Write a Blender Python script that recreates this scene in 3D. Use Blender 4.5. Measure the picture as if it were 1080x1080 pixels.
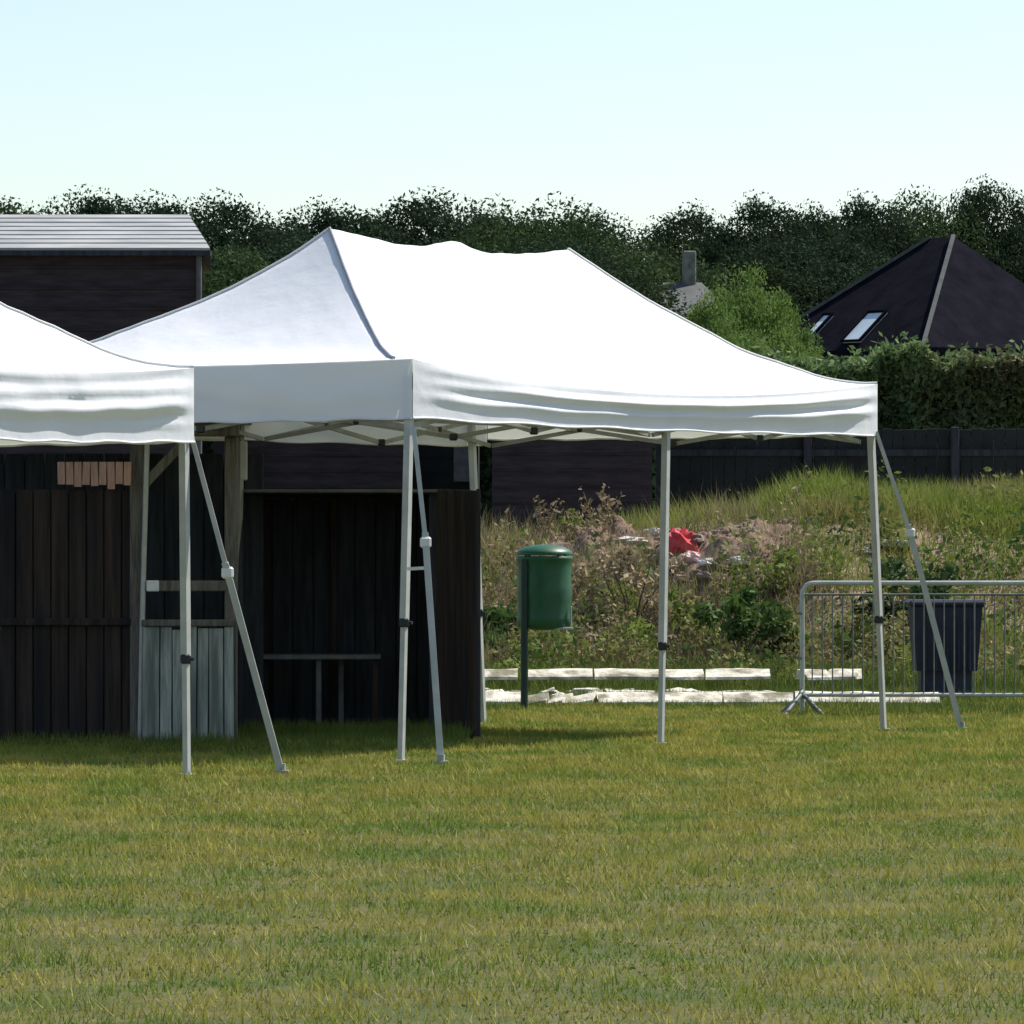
import bpy, math, random
import numpy as np
from mathutils import Vector, Matrix, noise

for o in list(bpy.data.objects):
    bpy.data.objects.remove(o)
scene = bpy.context.scene
COL = scene.collection
R = math.radians
rnd = random.Random(7)

# ------------------------------------------------------------------ camera, sky, sun, exposure
EYE = 1.371
F = 5850.0                      # focal length in units of 1/1080 frame width
cd = bpy.data.cameras.new('camera')
cam = bpy.data.objects.new('camera', cd)
COL.objects.link(cam)
cam.location = (0, 0, EYE)
cam.rotation_euler = (R(90), 0, 0)
cd.sensor_width = 36
cd.lens = 36 * F / 1080
cd.shift_y = 30 / 1080
cd.clip_start = 0.5
cd.clip_end = 3000
scene.camera = cam

SUN_H = Vector((0.83, 0.56, 0)).normalized()     # horizontal direction towards the sun
SUN_EL = R(52)
world = bpy.data.worlds.new("World")
scene.world = world
world.use_nodes = True
wn = world.node_tree
wn.nodes.clear()
sky = wn.nodes.new('ShaderNodeTexSky')
sky.sky_type = 'NISHITA'
sky.sun_disc = False
sky.sun_elevation = SUN_EL
sky.sun_rotation = math.atan2(SUN_H.x, SUN_H.y)
sky.air_density = 1.0
sky.dust_density = 0.6
bg = wn.nodes.new('ShaderNodeBackground')
bg.inputs['Strength'].default_value = 0.105
wo = wn.nodes.new('ShaderNodeOutputWorld')
wn.links.new(sky.outputs[0], bg.inputs[0])
wn.links.new(bg.outputs[0], wo.inputs[0])

ld = bpy.data.lights.new('sun', 'SUN')
ld.energy = 5.0
ld.angle = R(0.6)
ld.color = (1.0, 0.95, 0.87)
sun = bpy.data.objects.new('sun', ld)
COL.objects.link(sun)
sd = SUN_H * math.cos(SUN_EL) + Vector((0, 0, math.sin(SUN_EL)))
sun.rotation_euler = sd.to_track_quat('Z', 'Y').to_euler()
sun.location = (5, 5, 20)

scene.view_settings.view_transform = 'Standard'
scene.view_settings.look = 'None'
scene.view_settings.exposure = 0.58
scene.view_settings.gamma = 1.0
scene.render.resolution_x = 1024
scene.render.resolution_y = 1024

# ------------------------------------------------------------------ helpers
def at(px, py, Y):
    return Vector(((px - 540) * Y / F, Y, EYE + (570 - py) * Y / F))

def gx(px, Y):
    return (px - 540) * Y / F

def gz(py, Y):
    return EYE + (570 - py) * Y / F

class MB:
    def __init__(s):
        s.v = []; s.f = []; s.sm = []
    def add(s, vs, fs, smooth=False):
        b = len(s.v)
        s.v += [tuple(v) for v in vs]
        s.f += [tuple(i + b for i in f) for f in fs]
        s.sm += [smooth] * len(fs)
        return s
    def box(s, lo, hi, M=None):
        x0, y0, z0 = lo; x1, y1, z1 = hi
        vs = [Vector(p) for p in ((x0,y0,z0),(x1,y0,z0),(x1,y1,z0),(x0,y1,z0),(x0,y0,z1),(x1,y0,z1),(x1,y1,z1),(x0,y1,z1))]
        if M: vs = [M @ p for p in vs]
        return s.add(vs, ((0,3,2,1),(4,5,6,7),(0,1,5,4),(1,2,6,5),(2,3,7,6),(3,0,4,7)))
    def cbox(s, c, size, M=None, ch=0.0):
        """box about a centre, optionally with chamfered vertical section ends"""
        c = Vector(c); h = Vector(size) / 2
        T = Matrix.Translation(c) @ (M or Matrix.Identity(4))
        if ch <= 0:
            return s.box(-h, h, T)
        # chamfer all: 24-vertex box
        vs = []; idx = {}
        for ax in range(3):
            for sx in (-1, 1):
                for sy in (-1, 1):
                    for sz in (-1, 1):
                        p = Vector((sx*h.x, sy*h.y, sz*h.z))
                        for a2 in range(3):
                            if a2 != ax:
                                p[a2] -= math.copysign(min(ch, h[a2]*0.9), p[a2])
                        idx[(ax, sx, sy, sz)] = len(vs); vs.append(T @ p)
        fs = []
        I = lambda ax, a, b, c_: idx[(ax, a, b, c_)]
        for q in (-1, 1):
            f = [I(0,q,-1,-1), I(0,q,1,-1), I(0,q,1,1), I(0,q,-1,1)]; fs.append(f if q > 0 else f[::-1])
            f = [I(1,-1,q,-1), I(1,1,q,-1), I(1,1,q,1), I(1,-1,q,1)]; fs.append(f if q < 0 else f[::-1])
            f = [I(2,-1,-1,q), I(2,1,-1,q), I(2,1,1,q), I(2,-1,1,q)]; fs.append(f if q > 0 else f[::-1])
        for a in (-1, 1):
            for b in (-1, 1):
                fs.append([I(0,a,b,-1), I(0,a,b,1), I(1,a,b,1), I(1,a,b,-1)])
                fs.append([I(0,a,-1,b), I(0,a,1,b), I(2,a,1,b), I(2,a,-1,b)])
                fs.append([I(1,-1,a,b), I(1,1,a,b), I(2,1,a,b), I(2,-1,a,b)])
                for c_ in (-1, 1):
                    fs.append([I(0,a,b,c_), I(1,a,b,c_), I(2,a,b,c_)])
        return s.add(vs, fs)
    def bar(s, a, b, w, h=None, n=4, up=(0,0,1)):
        """square or round bar between two points"""
        a = Vector(a); b = Vector(b); h = h or w
        d = (b - a).normalized()
        u = Vector(up)
        if abs(d.dot(u)) > 0.95: u = Vector((0, 1, 0))
        x = d.cross(u).normalized(); y = x.cross(d).normalized()
        if n == 4:
            c = [(-1,-1),(1,-1),(1,1),(-1,1)]
            ring = lambda p: [p + x*(i*w/2) + y*(j*h/2) for i, j in c]
        else:
            ring = lambda p: [p + x*(math.cos(2*math.pi*k/n)*w/2) + y*(math.sin(2*math.pi*k/n)*h/2) for k in range(n)]
        m = 4 if n == 4 else n
        vs = ring(a) + ring(b)
        s.add(vs, [(k, (k+1) % m, m+(k+1) % m, m+k) for k in range(m)], n != 4)
        s.add(vs, [tuple(range(m))[::-1], tuple(range(m, 2*m))])
        return s
    def tube(s, pts, r, n=8, taper=None):
        pts = [Vector(p) for p in pts]
        rings = []
        prev = None
        for i, p in enumerate(pts):
            d = (pts[min(i+1, len(pts)-1)] - pts[max(i-1, 0)]).normalized()
            u = prev or (Vector((0,0,1)) if abs(d.z) < 0.9 else Vector((0,1,0)))
            x = d.cross(u).normalized(); y = x.cross(d).normalized(); prev = y
            rr = r if taper is None else r + (taper - r) * i / (len(pts)-1)
            rings.append([p + x*math.cos(2*math.pi*k/n)*rr + y*math.sin(2*math.pi*k/n)*rr for k in range(n)])
        vs = [v for q in rings for v in q]
        fs = []
        for i in range(len(pts)-1):
            for k in range(n):
                fs.append((i*n+k, i*n+(k+1) % n, (i+1)*n+(k+1) % n, (i+1)*n+k))
        s.add(vs, fs, True)
        s.add(rings[0], [tuple(range(n))[::-1]]); s.add(rings[-1], [tuple(range(n))])
        return s
    def lathe(s, prof, c=(0,0,0), n=24, wob=0):
        c = Vector(c); vs = []
        for r, z in prof:
            for k in range(n):
                a = 2*math.pi*k/n
                rr = r*(1 + wob*math.sin(3*a + z*7))
                vs.append(c + Vector((rr*math.cos(a), rr*math.sin(a), z)))
        fs = []
        for i in range(len(prof)-1):
            for k in range(n):
                fs.append((i*n+k, i*n+(k+1) % n, (i+1)*n+(k+1) % n, (i+1)*n+k))
        s.add(vs, fs, True)
        s.add(vs[:n], [tuple(range(n))[::-1]]); s.add(vs[-n:], [tuple(range(n))])
        return s
    def build(s, name, mat, parent=None):
        me = bpy.data.meshes.new(name)
        me.from_pydata([tuple(v) for v in s.v], [], s.f)
        me.polygons.foreach_set('use_smooth', s.sm)
        me.materials.append(mat)
        me.update()
        o = bpy.data.objects.new(name, me)
        COL.objects.link(o)
        if parent:
            o.parent = parent
            off = Vector(); q = parent
            while q: off += q.location; q = q.parent
            me.transform(Matrix.Translation(-off))
        return o

def tag(o, label=None, cat=None, group=None, kind=None):
    if label: o['label'] = label
    if cat: o['category'] = cat
    if group: o['group'] = group
    if kind: o['kind'] = kind
    return o

def thing(name, loc, label, cat, group=None):
    o = bpy.data.objects.new(name, None)
    o.empty_display_size = 0.2
    COL.objects.link(o)
    o.location = loc
    return tag(o, label, cat, group)

# ------------------------------------------------------------------ materials
def mat(name, c1, c2=None, scale=4.0, rough=0.8, detail=6, bump=0.0, bscale=None, metallic=0.0,
        transl=0.0, stretch=None, spec=0.3, lo=0.35, hi=0.65, c3=None, scale3=0.7, tcol=None):
    m = bpy.data.materials.new(name)
    m.use_nodes = True
    nt = m.node_tree; N = nt.nodes; Lk = nt.links
    p = N['Principled BSDF']; out = N['Material Output']
    p.inputs['Roughness'].default_value = rough
    p.inputs['Metallic'].default_value = metallic
    p.inputs['Specular IOR Level'].default_value = spec
    tc = N.new('ShaderNodeTexCoord'); mp = N.new('ShaderNodeMapping')
    Lk.new(tc.outputs['Object'], mp.inputs[0])
    if stretch: mp.inputs['Scale'].default_value = stretch
    col = None
    if c2 is None:
        p.inputs['Base Color'].default_value = (*c1, 1)
    else:
        nz = N.new('ShaderNodeTexNoise'); nz.inputs['Scale'].default_value = scale
        nz.inputs['Detail'].default_value = detail; nz.inputs['Roughness'].default_value = 0.65
        Lk.new(mp.outputs[0], nz.inputs['Vector'])
        cr = N.new('ShaderNodeValToRGB')
        cr.color_ramp.elements[0].position = lo; cr.color_ramp.elements[0].color = (*c1, 1)
        cr.color_ramp.elements[1].position = hi; cr.color_ramp.elements[1].color = (*c2, 1)
        Lk.new(nz.outputs['Fac'], cr.inputs[0])
        col = cr.outputs[0]
        if c3 is not None:
            n3 = N.new('ShaderNodeTexNoise'); n3.inputs['Scale'].default_value = scale3
            n3.inputs['Detail'].default_value = 4
            Lk.new(mp.outputs[0], n3.inputs['Vector'])
            r3 = N.new('ShaderNodeValToRGB')
            r3.color_ramp.elements[0].position = 0.45; r3.color_ramp.elements[1].position = 0.62
            Lk.new(n3.outputs['Fac'], r3.inputs[0])
            mx = N.new('ShaderNodeMix'); mx.data_type = 'RGBA'
            Lk.new(r3.outputs[0], mx.inputs['Factor'])
            Lk.new(col, mx.inputs[6]); mx.inputs[7].default_value = (*c3, 1)
            col = mx.outputs[2]
        Lk.new(col, p.inputs['Base Color'])
    if bump > 0:
        nb = N.new('ShaderNodeTexNoise'); nb.inputs['Scale'].default_value = bscale or scale*3
        nb.inputs['Detail'].default_value = 5
        Lk.new(mp.outputs[0], nb.inputs['Vector'])
        bp = N.new('ShaderNodeBump'); bp.inputs['Strength'].default_value = bump
        bp.inputs['Distance'].default_value = 0.02
        Lk.new(nb.outputs['Fac'], bp.inputs['Height']); Lk.new(bp.outputs[0], p.inputs['Normal'])
    if transl > 0:
        tr = N.new('ShaderNodeBsdfTranslucent')
        if tcol: tr.inputs[0].default_value = (*tcol, 1)
        elif col: Lk.new(col, tr.inputs[0])
        else: tr.inputs[0].default_value = (*c1, 1)
        ms = N.new('ShaderNodeMixShader'); ms.inputs[0].default_value = transl
        Lk.new(p.outputs[0], ms.inputs[1]); Lk.new(tr.outputs[0], ms.inputs[2])
        Lk.new(ms.outputs[0], out.inputs['Surface'])
    return m

M = {}
M['fabric'] = mat('white_fabric', (.785,.805,.85), (.81,.83,.875), 3, rough=.75, transl=.24, tcol=(.75,.76,.66), bump=.25, bscale=9)
M['seam'] = mat('seam_grey', (.22,.23,.27), (.30,.31,.35), 8, rough=.8)
M['alu'] = mat('pale_metal', (.36,.375,.35), (.46,.47,.44), 6, rough=.55, metallic=.1)
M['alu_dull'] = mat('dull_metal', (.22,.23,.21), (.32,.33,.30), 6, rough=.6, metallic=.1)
M['black'] = mat('black_plastic', (.015,.016,.018), (.03,.03,.033), 20, rough=.5)
M['white_pl'] = mat('white_plastic', (.6,.6,.58), (.7,.7,.68), 10, rough=.5)
M['board_black'] = mat('black_board', (.012,.015,.021), (.038,.043,.052), 3, rough=.8, stretch=(6,6,.6))
M['board_brown'] = mat('dark_brown_board', (.017,.012,.010), (.050,.036,.030), 3, rough=.85, stretch=(8,8,.5), c3=(.010,.010,.013), scale3=.8, bump=.4)
M['rail_grey'] = mat('grey_rail', (.06,.065,.065), (.11,.11,.11), 5, rough=.7)
M['table_grey'] = mat('grey_table', (.075,.08,.085), (.13,.135,.14), 9, rough=.5)
M['post_wood'] = mat('weathered_post', (.075,.07,.06), (.16,.15,.13), 5, rough=.9, stretch=(8,8,.8), bump=.4)
M['plank_pale'] = mat('pale_green_plank', (.20,.235,.21), (.38,.41,.38), 4, rough=.85, stretch=(9,9,.8), c3=(.13,.15,.13), scale3=1.5, bump=.3)
M['plank_red'] = mat('reddish_plank', (.34,.19,.14), (.52,.34,.27), 5, rough=.9, stretch=(10,10,1))
M['shed_wall'] = mat('shed_wall', (.018,.015,.018), (.042,.033,.038), 2.5, rough=.85, stretch=(1,1,7), detail=7, bump=.3)
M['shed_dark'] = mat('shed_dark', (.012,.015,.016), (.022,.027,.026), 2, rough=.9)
M['roof_pale'] = mat('pale_roof', (.24,.25,.25), (.38,.38,.37), 1.2, rough=.7, stretch=(1,1,12))
M['roof_grey'] = mat('grey_tiles', (.06,.065,.065), (.10,.105,.10), 2.5, rough=.8, bump=.4)
M['roof_dark'] = mat('dark_slate', (.004,.004,.008), (.010,.0095,.016), 1.6, rough=.95, spec=.03, bump=.4, bscale=6)
M['glass'] = mat('skylight_glass', (.50,.58,.62), (.62,.70,.74), .8, rough=.25, spec=.8)
M['render_wall'] = mat('pale_wall', (.42,.40,.37), (.52,.50,.46), 1.2, rough=.9)
M['trim'] = mat('pale_trim', (.45,.45,.43), (.58,.57,.54), 3, rough=.7)
M['bin_green'] = mat('green_bin', (.008,.060,.024), (.016,.095,.040), 5, rough=.45, spec=.4)
M['bin_dark'] = mat('dark_green_metal', (.012,.03,.022), (.02,.045,.032), 8, rough=.5)
M['galv'] = mat('galvanised', (.34,.37,.33), (.46,.48,.44), 12, rough=.45, metallic=.35)
M['galv_dull'] = mat('galvanised_dull', (.10,.115,.105), (.18,.20,.18), 12, rough=.55, metallic=.3)
M['slab'] = mat('pale_slab', (.50,.46,.36), (.76,.71,.60), 7, rough=.95, bump=.8, c3=(.20,.18,.12), scale3=4)
M['stone'] = mat('rubble_stone', (.13,.095,.08), (.30,.225,.19), 5, rough=.95, bump=.6)
M['stone_grey'] = mat('grey_rubble', (.12,.12,.10), (.27,.26,.22), 5, rough=.95, bump=.6)
M['red'] = mat('red_plastic', (.45,.035,.04), (.62,.07,.07), 6, rough=.5)
M['pink'] = mat('pink_sheet', (.52,.32,.30), (.62,.45,.42), 6, rough=.7)
M['white_sheet'] = mat('white_sheet', (.62,.58,.52), (.75,.72,.66), 6, rough=.7)
M['blue_dark'] = mat('dark_blue_plastic', (.010,.012,.03), (.02,.024,.05), 6, rough=.5)
M['soil'] = mat('soil', (.16,.105,.075), (.30,.215,.17), 3, rough=1, bump=.8, bscale=7, c3=(.10,.11,.035), scale3=.45)
M['soil_heap'] = mat('soil_heap', (.10,.065,.045), (.24,.165,.125), 3, rough=1, bump=.9, bscale=8)
M['grass_soil'] = mat('lawn_ground', (.062,.062,.016), (.12,.105,.035), 9, rough=1, bump=.6, bscale=30, c3=(.05,.065,.014), scale3=1.3)
M['blade'] = mat('grass_blade', (.225,.215,.030), (.40,.365,.085), 2.2, rough=.75, transl=.3, c3=(.14,.215,.030), scale3=1.2, spec=.2)
M['straw'] = mat('straw', (.26,.22,.07), (.42,.36,.15), 3, rough=.85, transl=.25, spec=.1)
M['bank_green'] = mat('bank_green', (.12,.18,.025), (.24,.30,.05), 1.6, rough=.8, transl=.3, spec=.15, c3=(.26,.24,.08), scale3=.9)
M['blade_dark'] = mat('long_grass', (.07,.115,.02), (.13,.17,.035), 3, rough=.8, transl=.3, spec=.2)
M['weed_green'] = mat('weed_green', (.09,.14,.02), (.20,.25,.05), 1.8, rough=.8, transl=.3, spec=.2, c3=(.20,.18,.07), scale3=1.1)
M['weed_dry'] = mat('weed_dry', (.15,.11,.055), (.40,.32,.20), 3, rough=.9, transl=.2, spec=.1)
M['weed_deep'] = mat('weed_deep', (.045,.085,.02), (.09,.15,.035), 3, rough=.8, transl=.25, spec=.2)
M['bark'] = mat('bark', (.06,.05,.04), (.13,.11,.09), 8, rough=1, stretch=(3,3,.6), bump=.6)
M['leaf_dark'] = mat('leaf_dark', (.012,.026,.016), (.034,.058,.028), .9, rough=.9, transl=.22, spec=.08, c3=(.030,.048,.020), scale3=.25)
M['leaf_mid'] = mat('leaf_mid', (.025,.050,.018), (.065,.10,.035), .8, rough=.85, transl=.25, spec=.1)
M['leaf_light'] = mat('leaf_light', (.07,.13,.025), (.17,.25,.06), 1.2, rough=.7, transl=.35, spec=.2)
M['leaf_hedge'] = mat('leaf_hedge', (.085,.14,.05), (.19,.27,.10), 1.4, rough=.7, transl=.28, spec=.2, c3=(.12,.12,.055), scale3=.35)
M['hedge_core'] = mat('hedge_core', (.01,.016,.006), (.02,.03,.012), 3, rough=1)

# ------------------------------------------------------------------ fast bulk meshes
def bulk(name, V, nper, mat_, parent=None):
    """V: (n, nper, 3) polygons, each with its own vertices"""
    n = V.shape[0]
    if parent is not None:
        V = V - np.array(parent.location)[None, None, :]
    me = bpy.data.meshes.new(name)
    me.vertices.add(n*nper); me.loops.add(n*nper); me.polygons.add(n)
    me.vertices.foreach_set('co', V.reshape(-1).astype(np.float32))
    me.loops.foreach_set('vertex_index', np.arange(n*nper, dtype=np.int32))
    me.polygons.foreach_set('loop_start', np.arange(0, n*nper, nper, dtype=np.int32))
    me.polygons.foreach_set('loop_total', np.full(n, nper, dtype=np.int32))
    me.materials.append(mat_)
    me.update(calc_edges=True)
    o = bpy.data.objects.new(name, me)
    COL.objects.link(o)
    if parent is not None: o.parent = parent
    return o

rs = np.random.RandomState(11)

def blades(x, y, z, h, w, lean=0.5):
    n = len(x)
    a = rs.uniform(0, 2*np.pi, n)
    dx, dy = np.cos(a)*w/2, np.sin(a)*w/2
    b = rs.uniform(0, 2*np.pi, n); l = rs.uniform(0, lean, n)*h
    V = np.zeros((n, 3, 3))
    V[:,0] = np.stack([x-dx, y-dy, z], 1)
    V[:,1] = np.stack([x+dx, y+dy, z], 1)
    V[:,2] = np.stack([x+np.cos(b)*l, y+np.sin(b)*l, z+h], 1)
    return V

def leaves(P, size, flat=0.0):
    """diamond leaves of random orientation at points P"""
    n = len(P)
    d = rs.normal(size=(n,3)); d /= np.linalg.norm(d, axis=1)[:,None]
    e = rs.normal(size=(n,3)); e -= (e*d).sum(1)[:,None]*d; e /= np.linalg.norm(e, axis=1)[:,None]
    s = size*rs.uniform(.4, 1.5, n)[:,None]
    return np.stack([P-d*s, P+e*s*.45, P+d*s, P-e*s*.45], 1)

def cloud(c, r, nclump, nleaf, cr, squash=.8, core=0.0):
    """points clumped over an uneven ellipsoid"""
    c = np.array(c); r = np.array(r)
    q = rs.normal(size=(nclump,3)); q /= np.linalg.norm(q, axis=1)[:,None]
    rad = rs.uniform(.35, 1.0 if core == 0 else .86, nclump)**.6
    cc = c + q*r*rad[:,None]
    k = rs.randint(0, nclump, nleaf)
    p = rs.normal(size=(nleaf,3)); p /= np.linalg.norm(p, axis=1)[:,None]
    rr = cr*rs.uniform(.6, 1.25, nclump)[k]*rs.uniform(0, 1, nleaf)**.45
    p = p*rr[:,None]; p[:,2] *= squash
    out = cc[k] + p
    m = int(nleaf*core)
    if m:       # even filling of the crown between the clumps
        g_ = rs.normal(size=(m,3)); g_ /= np.linalg.norm(g_, axis=1)[:,None]
        lump = .86+.09*np.sin(g_[:,0]*5+g_[:,2]*7)+.07*np.sin(g_[:,1]*11+g_[:,2]*6+2)
        out[:m] = c + g_*r*(lump*rs.uniform(.45, 1, m)**.5)[:,None]
    return out

# ------------------------------------------------------------------ the setting
g = MB(); S = 900
g.add([(-S,-60,0),(S,-60,0),(S,1400,0),(-S,1400,0)], [(0,1,2,3)])
tag(g.build('lawn_ground', M['grass_soil']), kind='structure')

def bank_h(x, y):
    t = min(max((y-50.0)/8.5, 0), 1); t = t*t*(3-2*t)
    k = min(max((x-1.0)/2.0, 0), 1)
    top = 1.36 + .36*k
    b = min(max((y-62)/6, 0), 1)
    n = noise.noise(Vector((x*.5, y*.5, 3)))*.22 + noise.noise(Vector((x*1.7, y*1.7, 1)))*.09
    return top*t*(1-.75*b*b) + n*min(t*3, 1)*(1-b) - .03

bm_ = MB(); nx, ny = 150, 70
X0, X1, Y0, Y1 = -9, 13, 49.2, 68
vs = []
for j in range(ny+1):
    for i in range(nx+1):
        x = X0+(X1-X0)*i/nx; y = Y0+(Y1-Y0)*j/ny
        vs.append((x, y, bank_h(x, y)))
bm_.add(vs, [(j*(nx+1)+i, j*(nx+1)+i+1, (j+1)*(nx+1)+i+1, (j+1)*(nx+1)+i) for j in range(ny) for i in range(nx)], True)
tag(bm_.build('bank', M['soil']), kind='structure')

# lawn grass
n = 420000
Yg = np.sqrt(rs.uniform(14.5**2, 49.8**2, n))
Xg = rs.uniform(-.135, .135, n)*Yg
pn = np.sin(Xg*2.1+Yg*.7)*np.sin(Yg*1.3-Xg)*.5+.5
tf = np.array([noise.noise(Vector((a*5, b*3.2, 0))) for a, b in zip(Xg, Yg)])
H = rs.uniform(.016, .045, n)*(.7+.5*pn)*(1+1.3*np.clip(tf, -.2, .6))
V = blades(Xg, Yg, np.zeros(n), H, rs.uniform(.004, .009, n)*np.clip(Yg/26, .8, 1.6), 1.1)
tag(bulk('lawn_grass', V, 3, M['blade']), 'short worn yellow green lawn in front of the tents', 'grass', kind='stuff')

nc = 60000
Yc_ = np.sqrt(rs.uniform(15**2, 44**2, nc)); Xc_ = rs.uniform(-.13, .13, nc)*Yc_
cf = np.array([noise.noise(Vector((a*1.4, b*.9, 9)))+.5*noise.noise(Vector((a*6, b*4, 2))) for a, b in zip(Xc_, Yc_)])
kk = cf > .02
tag(bulk('clover', leaves(np.stack([Xc_, Yc_, rs.uniform(.008, .024, nc)], 1)[kk], .0065), 4, M['blade_dark']), 'patches of darker clover in the lawn', 'clover', kind='stuff')
kk = (cf < -.16) & (rs.uniform(0, 1, nc) < .7)
tag(bulk('dry_grass', blades(Xc_[kk], Yc_[kk], np.zeros(kk.sum()), rs.uniform(.02, .06, kk.sum()), np.full(kk.sum(), .006), 1.6), 3, M['straw']), 'straw coloured dry grass patches in the lawn', 'dry grass', kind='stuff')

# longer darker grass along the stalls and the pale slabs
def patch(n, x0, x1, y0, y1, h0, h1, w=.008):
    x = rs.uniform(x0, x1, n); y = rs.uniform(y0, y1, n)
    return blades(x, y, np.zeros(n), rs.uniform(h0, h1, n), np.full(n, w), .7)
V = np.concatenate([patch(6000, -3.4, -.3, 36.7, 38.4, .03, .11), patch(5000, -1.9, -.3, 37.9, 38.9, .05, .15), patch(2500, -2.6, -.5, 35.6, 36.8, .03, .08),
                    patch(4500, -.4, 3.8, 45.0, 45.75, .02, .08), patch(3000, -.3, 4.2, 46.1, 47.6, .04, .12), patch(6000, -.3, 6, 47.6, 49.3, .04, .12), patch(7000, -.6, 6, 49.9, 51, .12, .34),
                    patch(2500, 2.2, 5, 43, 45.5, .05, .13)])
tag(bulk('long_grass', V, 3, M['blade_dark']), 'longer green grass along the stalls and the pale slabs', 'grass', kind='stuff')

# ------------------------------------------------------------------ weeds on the bank (ground cover)
def on_bank(n, x0, x1, y0, y1):
    x = rs.uniform(x0, x1, n); y = rs.uniform(y0, y1, n)
    z = np.array([bank_h(a, b) for a, b in zip(x, y)])
    return x, y, z
def cover(name, spec, m, label):
    Vs = []
    for (n, x0, x1, y0, y1, h0, h1, w) in spec:
        x, y, z = on_bank(n, x0, x1, y0, y1)
        cl = np.array([noise.noise(Vector((a*1.3, b*1.3, 7)))*.5+.5 for a, b in zip(x, y)])
        Vs.append(blades(x, y, np.maximum(z, 0)-.02, rs.uniform(h0, h1, n)*(.5+cl), np.full(n, w), .8))
    tag(bulk(name, np.concatenate(Vs), 3, m), label, 'weeds', kind='stuff')
cover('bank_grass', [(22000, 2.6, 7.5, 56.5, 61.5, .14, .40, .016), (3000, 1, 3, 59.2, 61.5, .10, .34, .014), (9000, -1, 6, 50, 53, .08, .26, .012),
                     (9000, 3.0, 7.0, 52, 58, .10, .30, .014), (4500, -1.2, 3.0, 53, 59, .1, .35, .013),
                     (5000, -9, -1, 50, 60, .1, .3, .014)],
      M['bank_green'], 'green grass and weeds growing over the bank')
cover('dry_weeds', [(9000, -1, 3.0, 51.5, 58, .10, .45, .011), (1200, 2.6, 6, 51.5, 55, .1, .35, .011)],
      M['weed_dry'], 'brown dry stems and dead weeds on the bank')

def leafy(name, c, r, ncl, nl, cr, size, m, label, cat, stemh=None, group=None, stem_m=None):
    t = thing(name, (c[0], c[1], max(bank_h(c[0], c[1]) if 49.5 < c[1] < 68 else 0, 0)), label, cat, group)
    P = cloud(c, r, ncl, nl, cr)
    P = P[P[:,2] > t.location.z]
    bulk('foliage', leaves(P, size), 4, m, t)
    b = MB(); base = Vector(t.location)
    for k in range(7):
        a = rnd.uniform(0, 6.28)
        e = Vector((c[0]+math.cos(a)*r[0]*.6, c[1]+math.sin(a)*r[1]*.6, c[2]+r[2]*rnd.uniform(.1, .7)))
        mid = base.lerp(e, .5) + Vector((rnd.uniform(-.05,.05), 0, .05))
        b.tube([base - Vector((0,0,.05)), mid, e], .014, 5, .004)
    b.build('stem', stem_m or M['bark'], t)
    return t

leafy('shrub', (2.22, 51.9, .52), (.50, .5, .34), 16, 1500, .17, .05, M['weed_deep'],
      'deep green leafy shrub on the bank left of the barrier', 'shrub')
leafy('shrub', (2.75, 54, .85), (.35, .4, .42), 14, 900, .17, .045, M['weed_green'],
      'yellow green shrub on the bank just behind the barrier end', 'shrub')
leafy('shrub', (.12, 52.6, .5), (.42, .5, .30), 14, 900, .16, .045, M['weed_deep'],
      'low dark green bush behind the green bin', 'shrub')
leafy('shrub', (1.15, 53.5, .85), (.55, .6, .42), 18, 1300, .2, .04, M['weed_dry'],
      'brown half dead bush between the green bin and middle tent leg', 'shrub')
leafy('shrub', (1.45, 52.6, .55), (.5, .5, .32), 14, 1000, .18, .04, M['weed_green'],
      'small green bush below the brown bush near middle tent leg', 'shrub')
leafy('shrub', (3.9, 52.5, .75), (.7, .5, .40), 16, 1100, .2, .045, M['leaf_mid'],
      'dull green bush seen through the barrier bars', 'shrub')

def leaf_cover(name, n, regs, size, m, label, thr, seed):
    out = []
    for (k, x0, x1, y0, y1, h) in regs:
        x, y, z = on_bank(k, x0, x1, y0, y1)
        f = np.array([noise.noise(Vector((a*1.6, b*.9, seed)))+.5*noise.noise(Vector((a*4, b*2.2, seed))) for a, b in zip(x, y)])
        keep = (f > thr) & ((((x-2.19)/1.0)**2+((y-56)/1.9)**2 > .85) | (rs.uniform(0,1,k) < .25)) & ~((np.abs(x-1.66) < .28) & (np.abs(y-55.2) < 1.6))
        zz_ = z+rs.uniform(0, 1, k)*h*np.clip(.5+f*1.6, .1, 1.5)
        out.append(np.stack([x, y, zz_], 1)[keep])
    tag(bulk(name, leaves(np.concatenate(out), size), 4, m), label, 'weeds', kind='stuff')
leaf_cover('green_weeds', 0, [(30000, -1.2, 4.2, 50.3, 56, .42), (9000, 3.0, 6.5, 50.5, 58, .4)], .033, M['weed_green'], 'leafy green weeds over the lower bank', -.02, 3)
leaf_cover('dead_weeds', 0, [(17000, -1.0, 3.0, 51.3, 57.5, .38), (2000, 3.0, 6.0, 51, 54.5, .3)], .028, M['weed_dry'], 'brown dead leaves and stalks over the bank', -.05, 23)
leaf_cover('dark_weeds', 0, [(9000, -1.0, 6.0, 50.5, 56.5, .36)], .042, M['weed_deep'], 'dark green nettles among the weeds on the bank', .08, 41)

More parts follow.
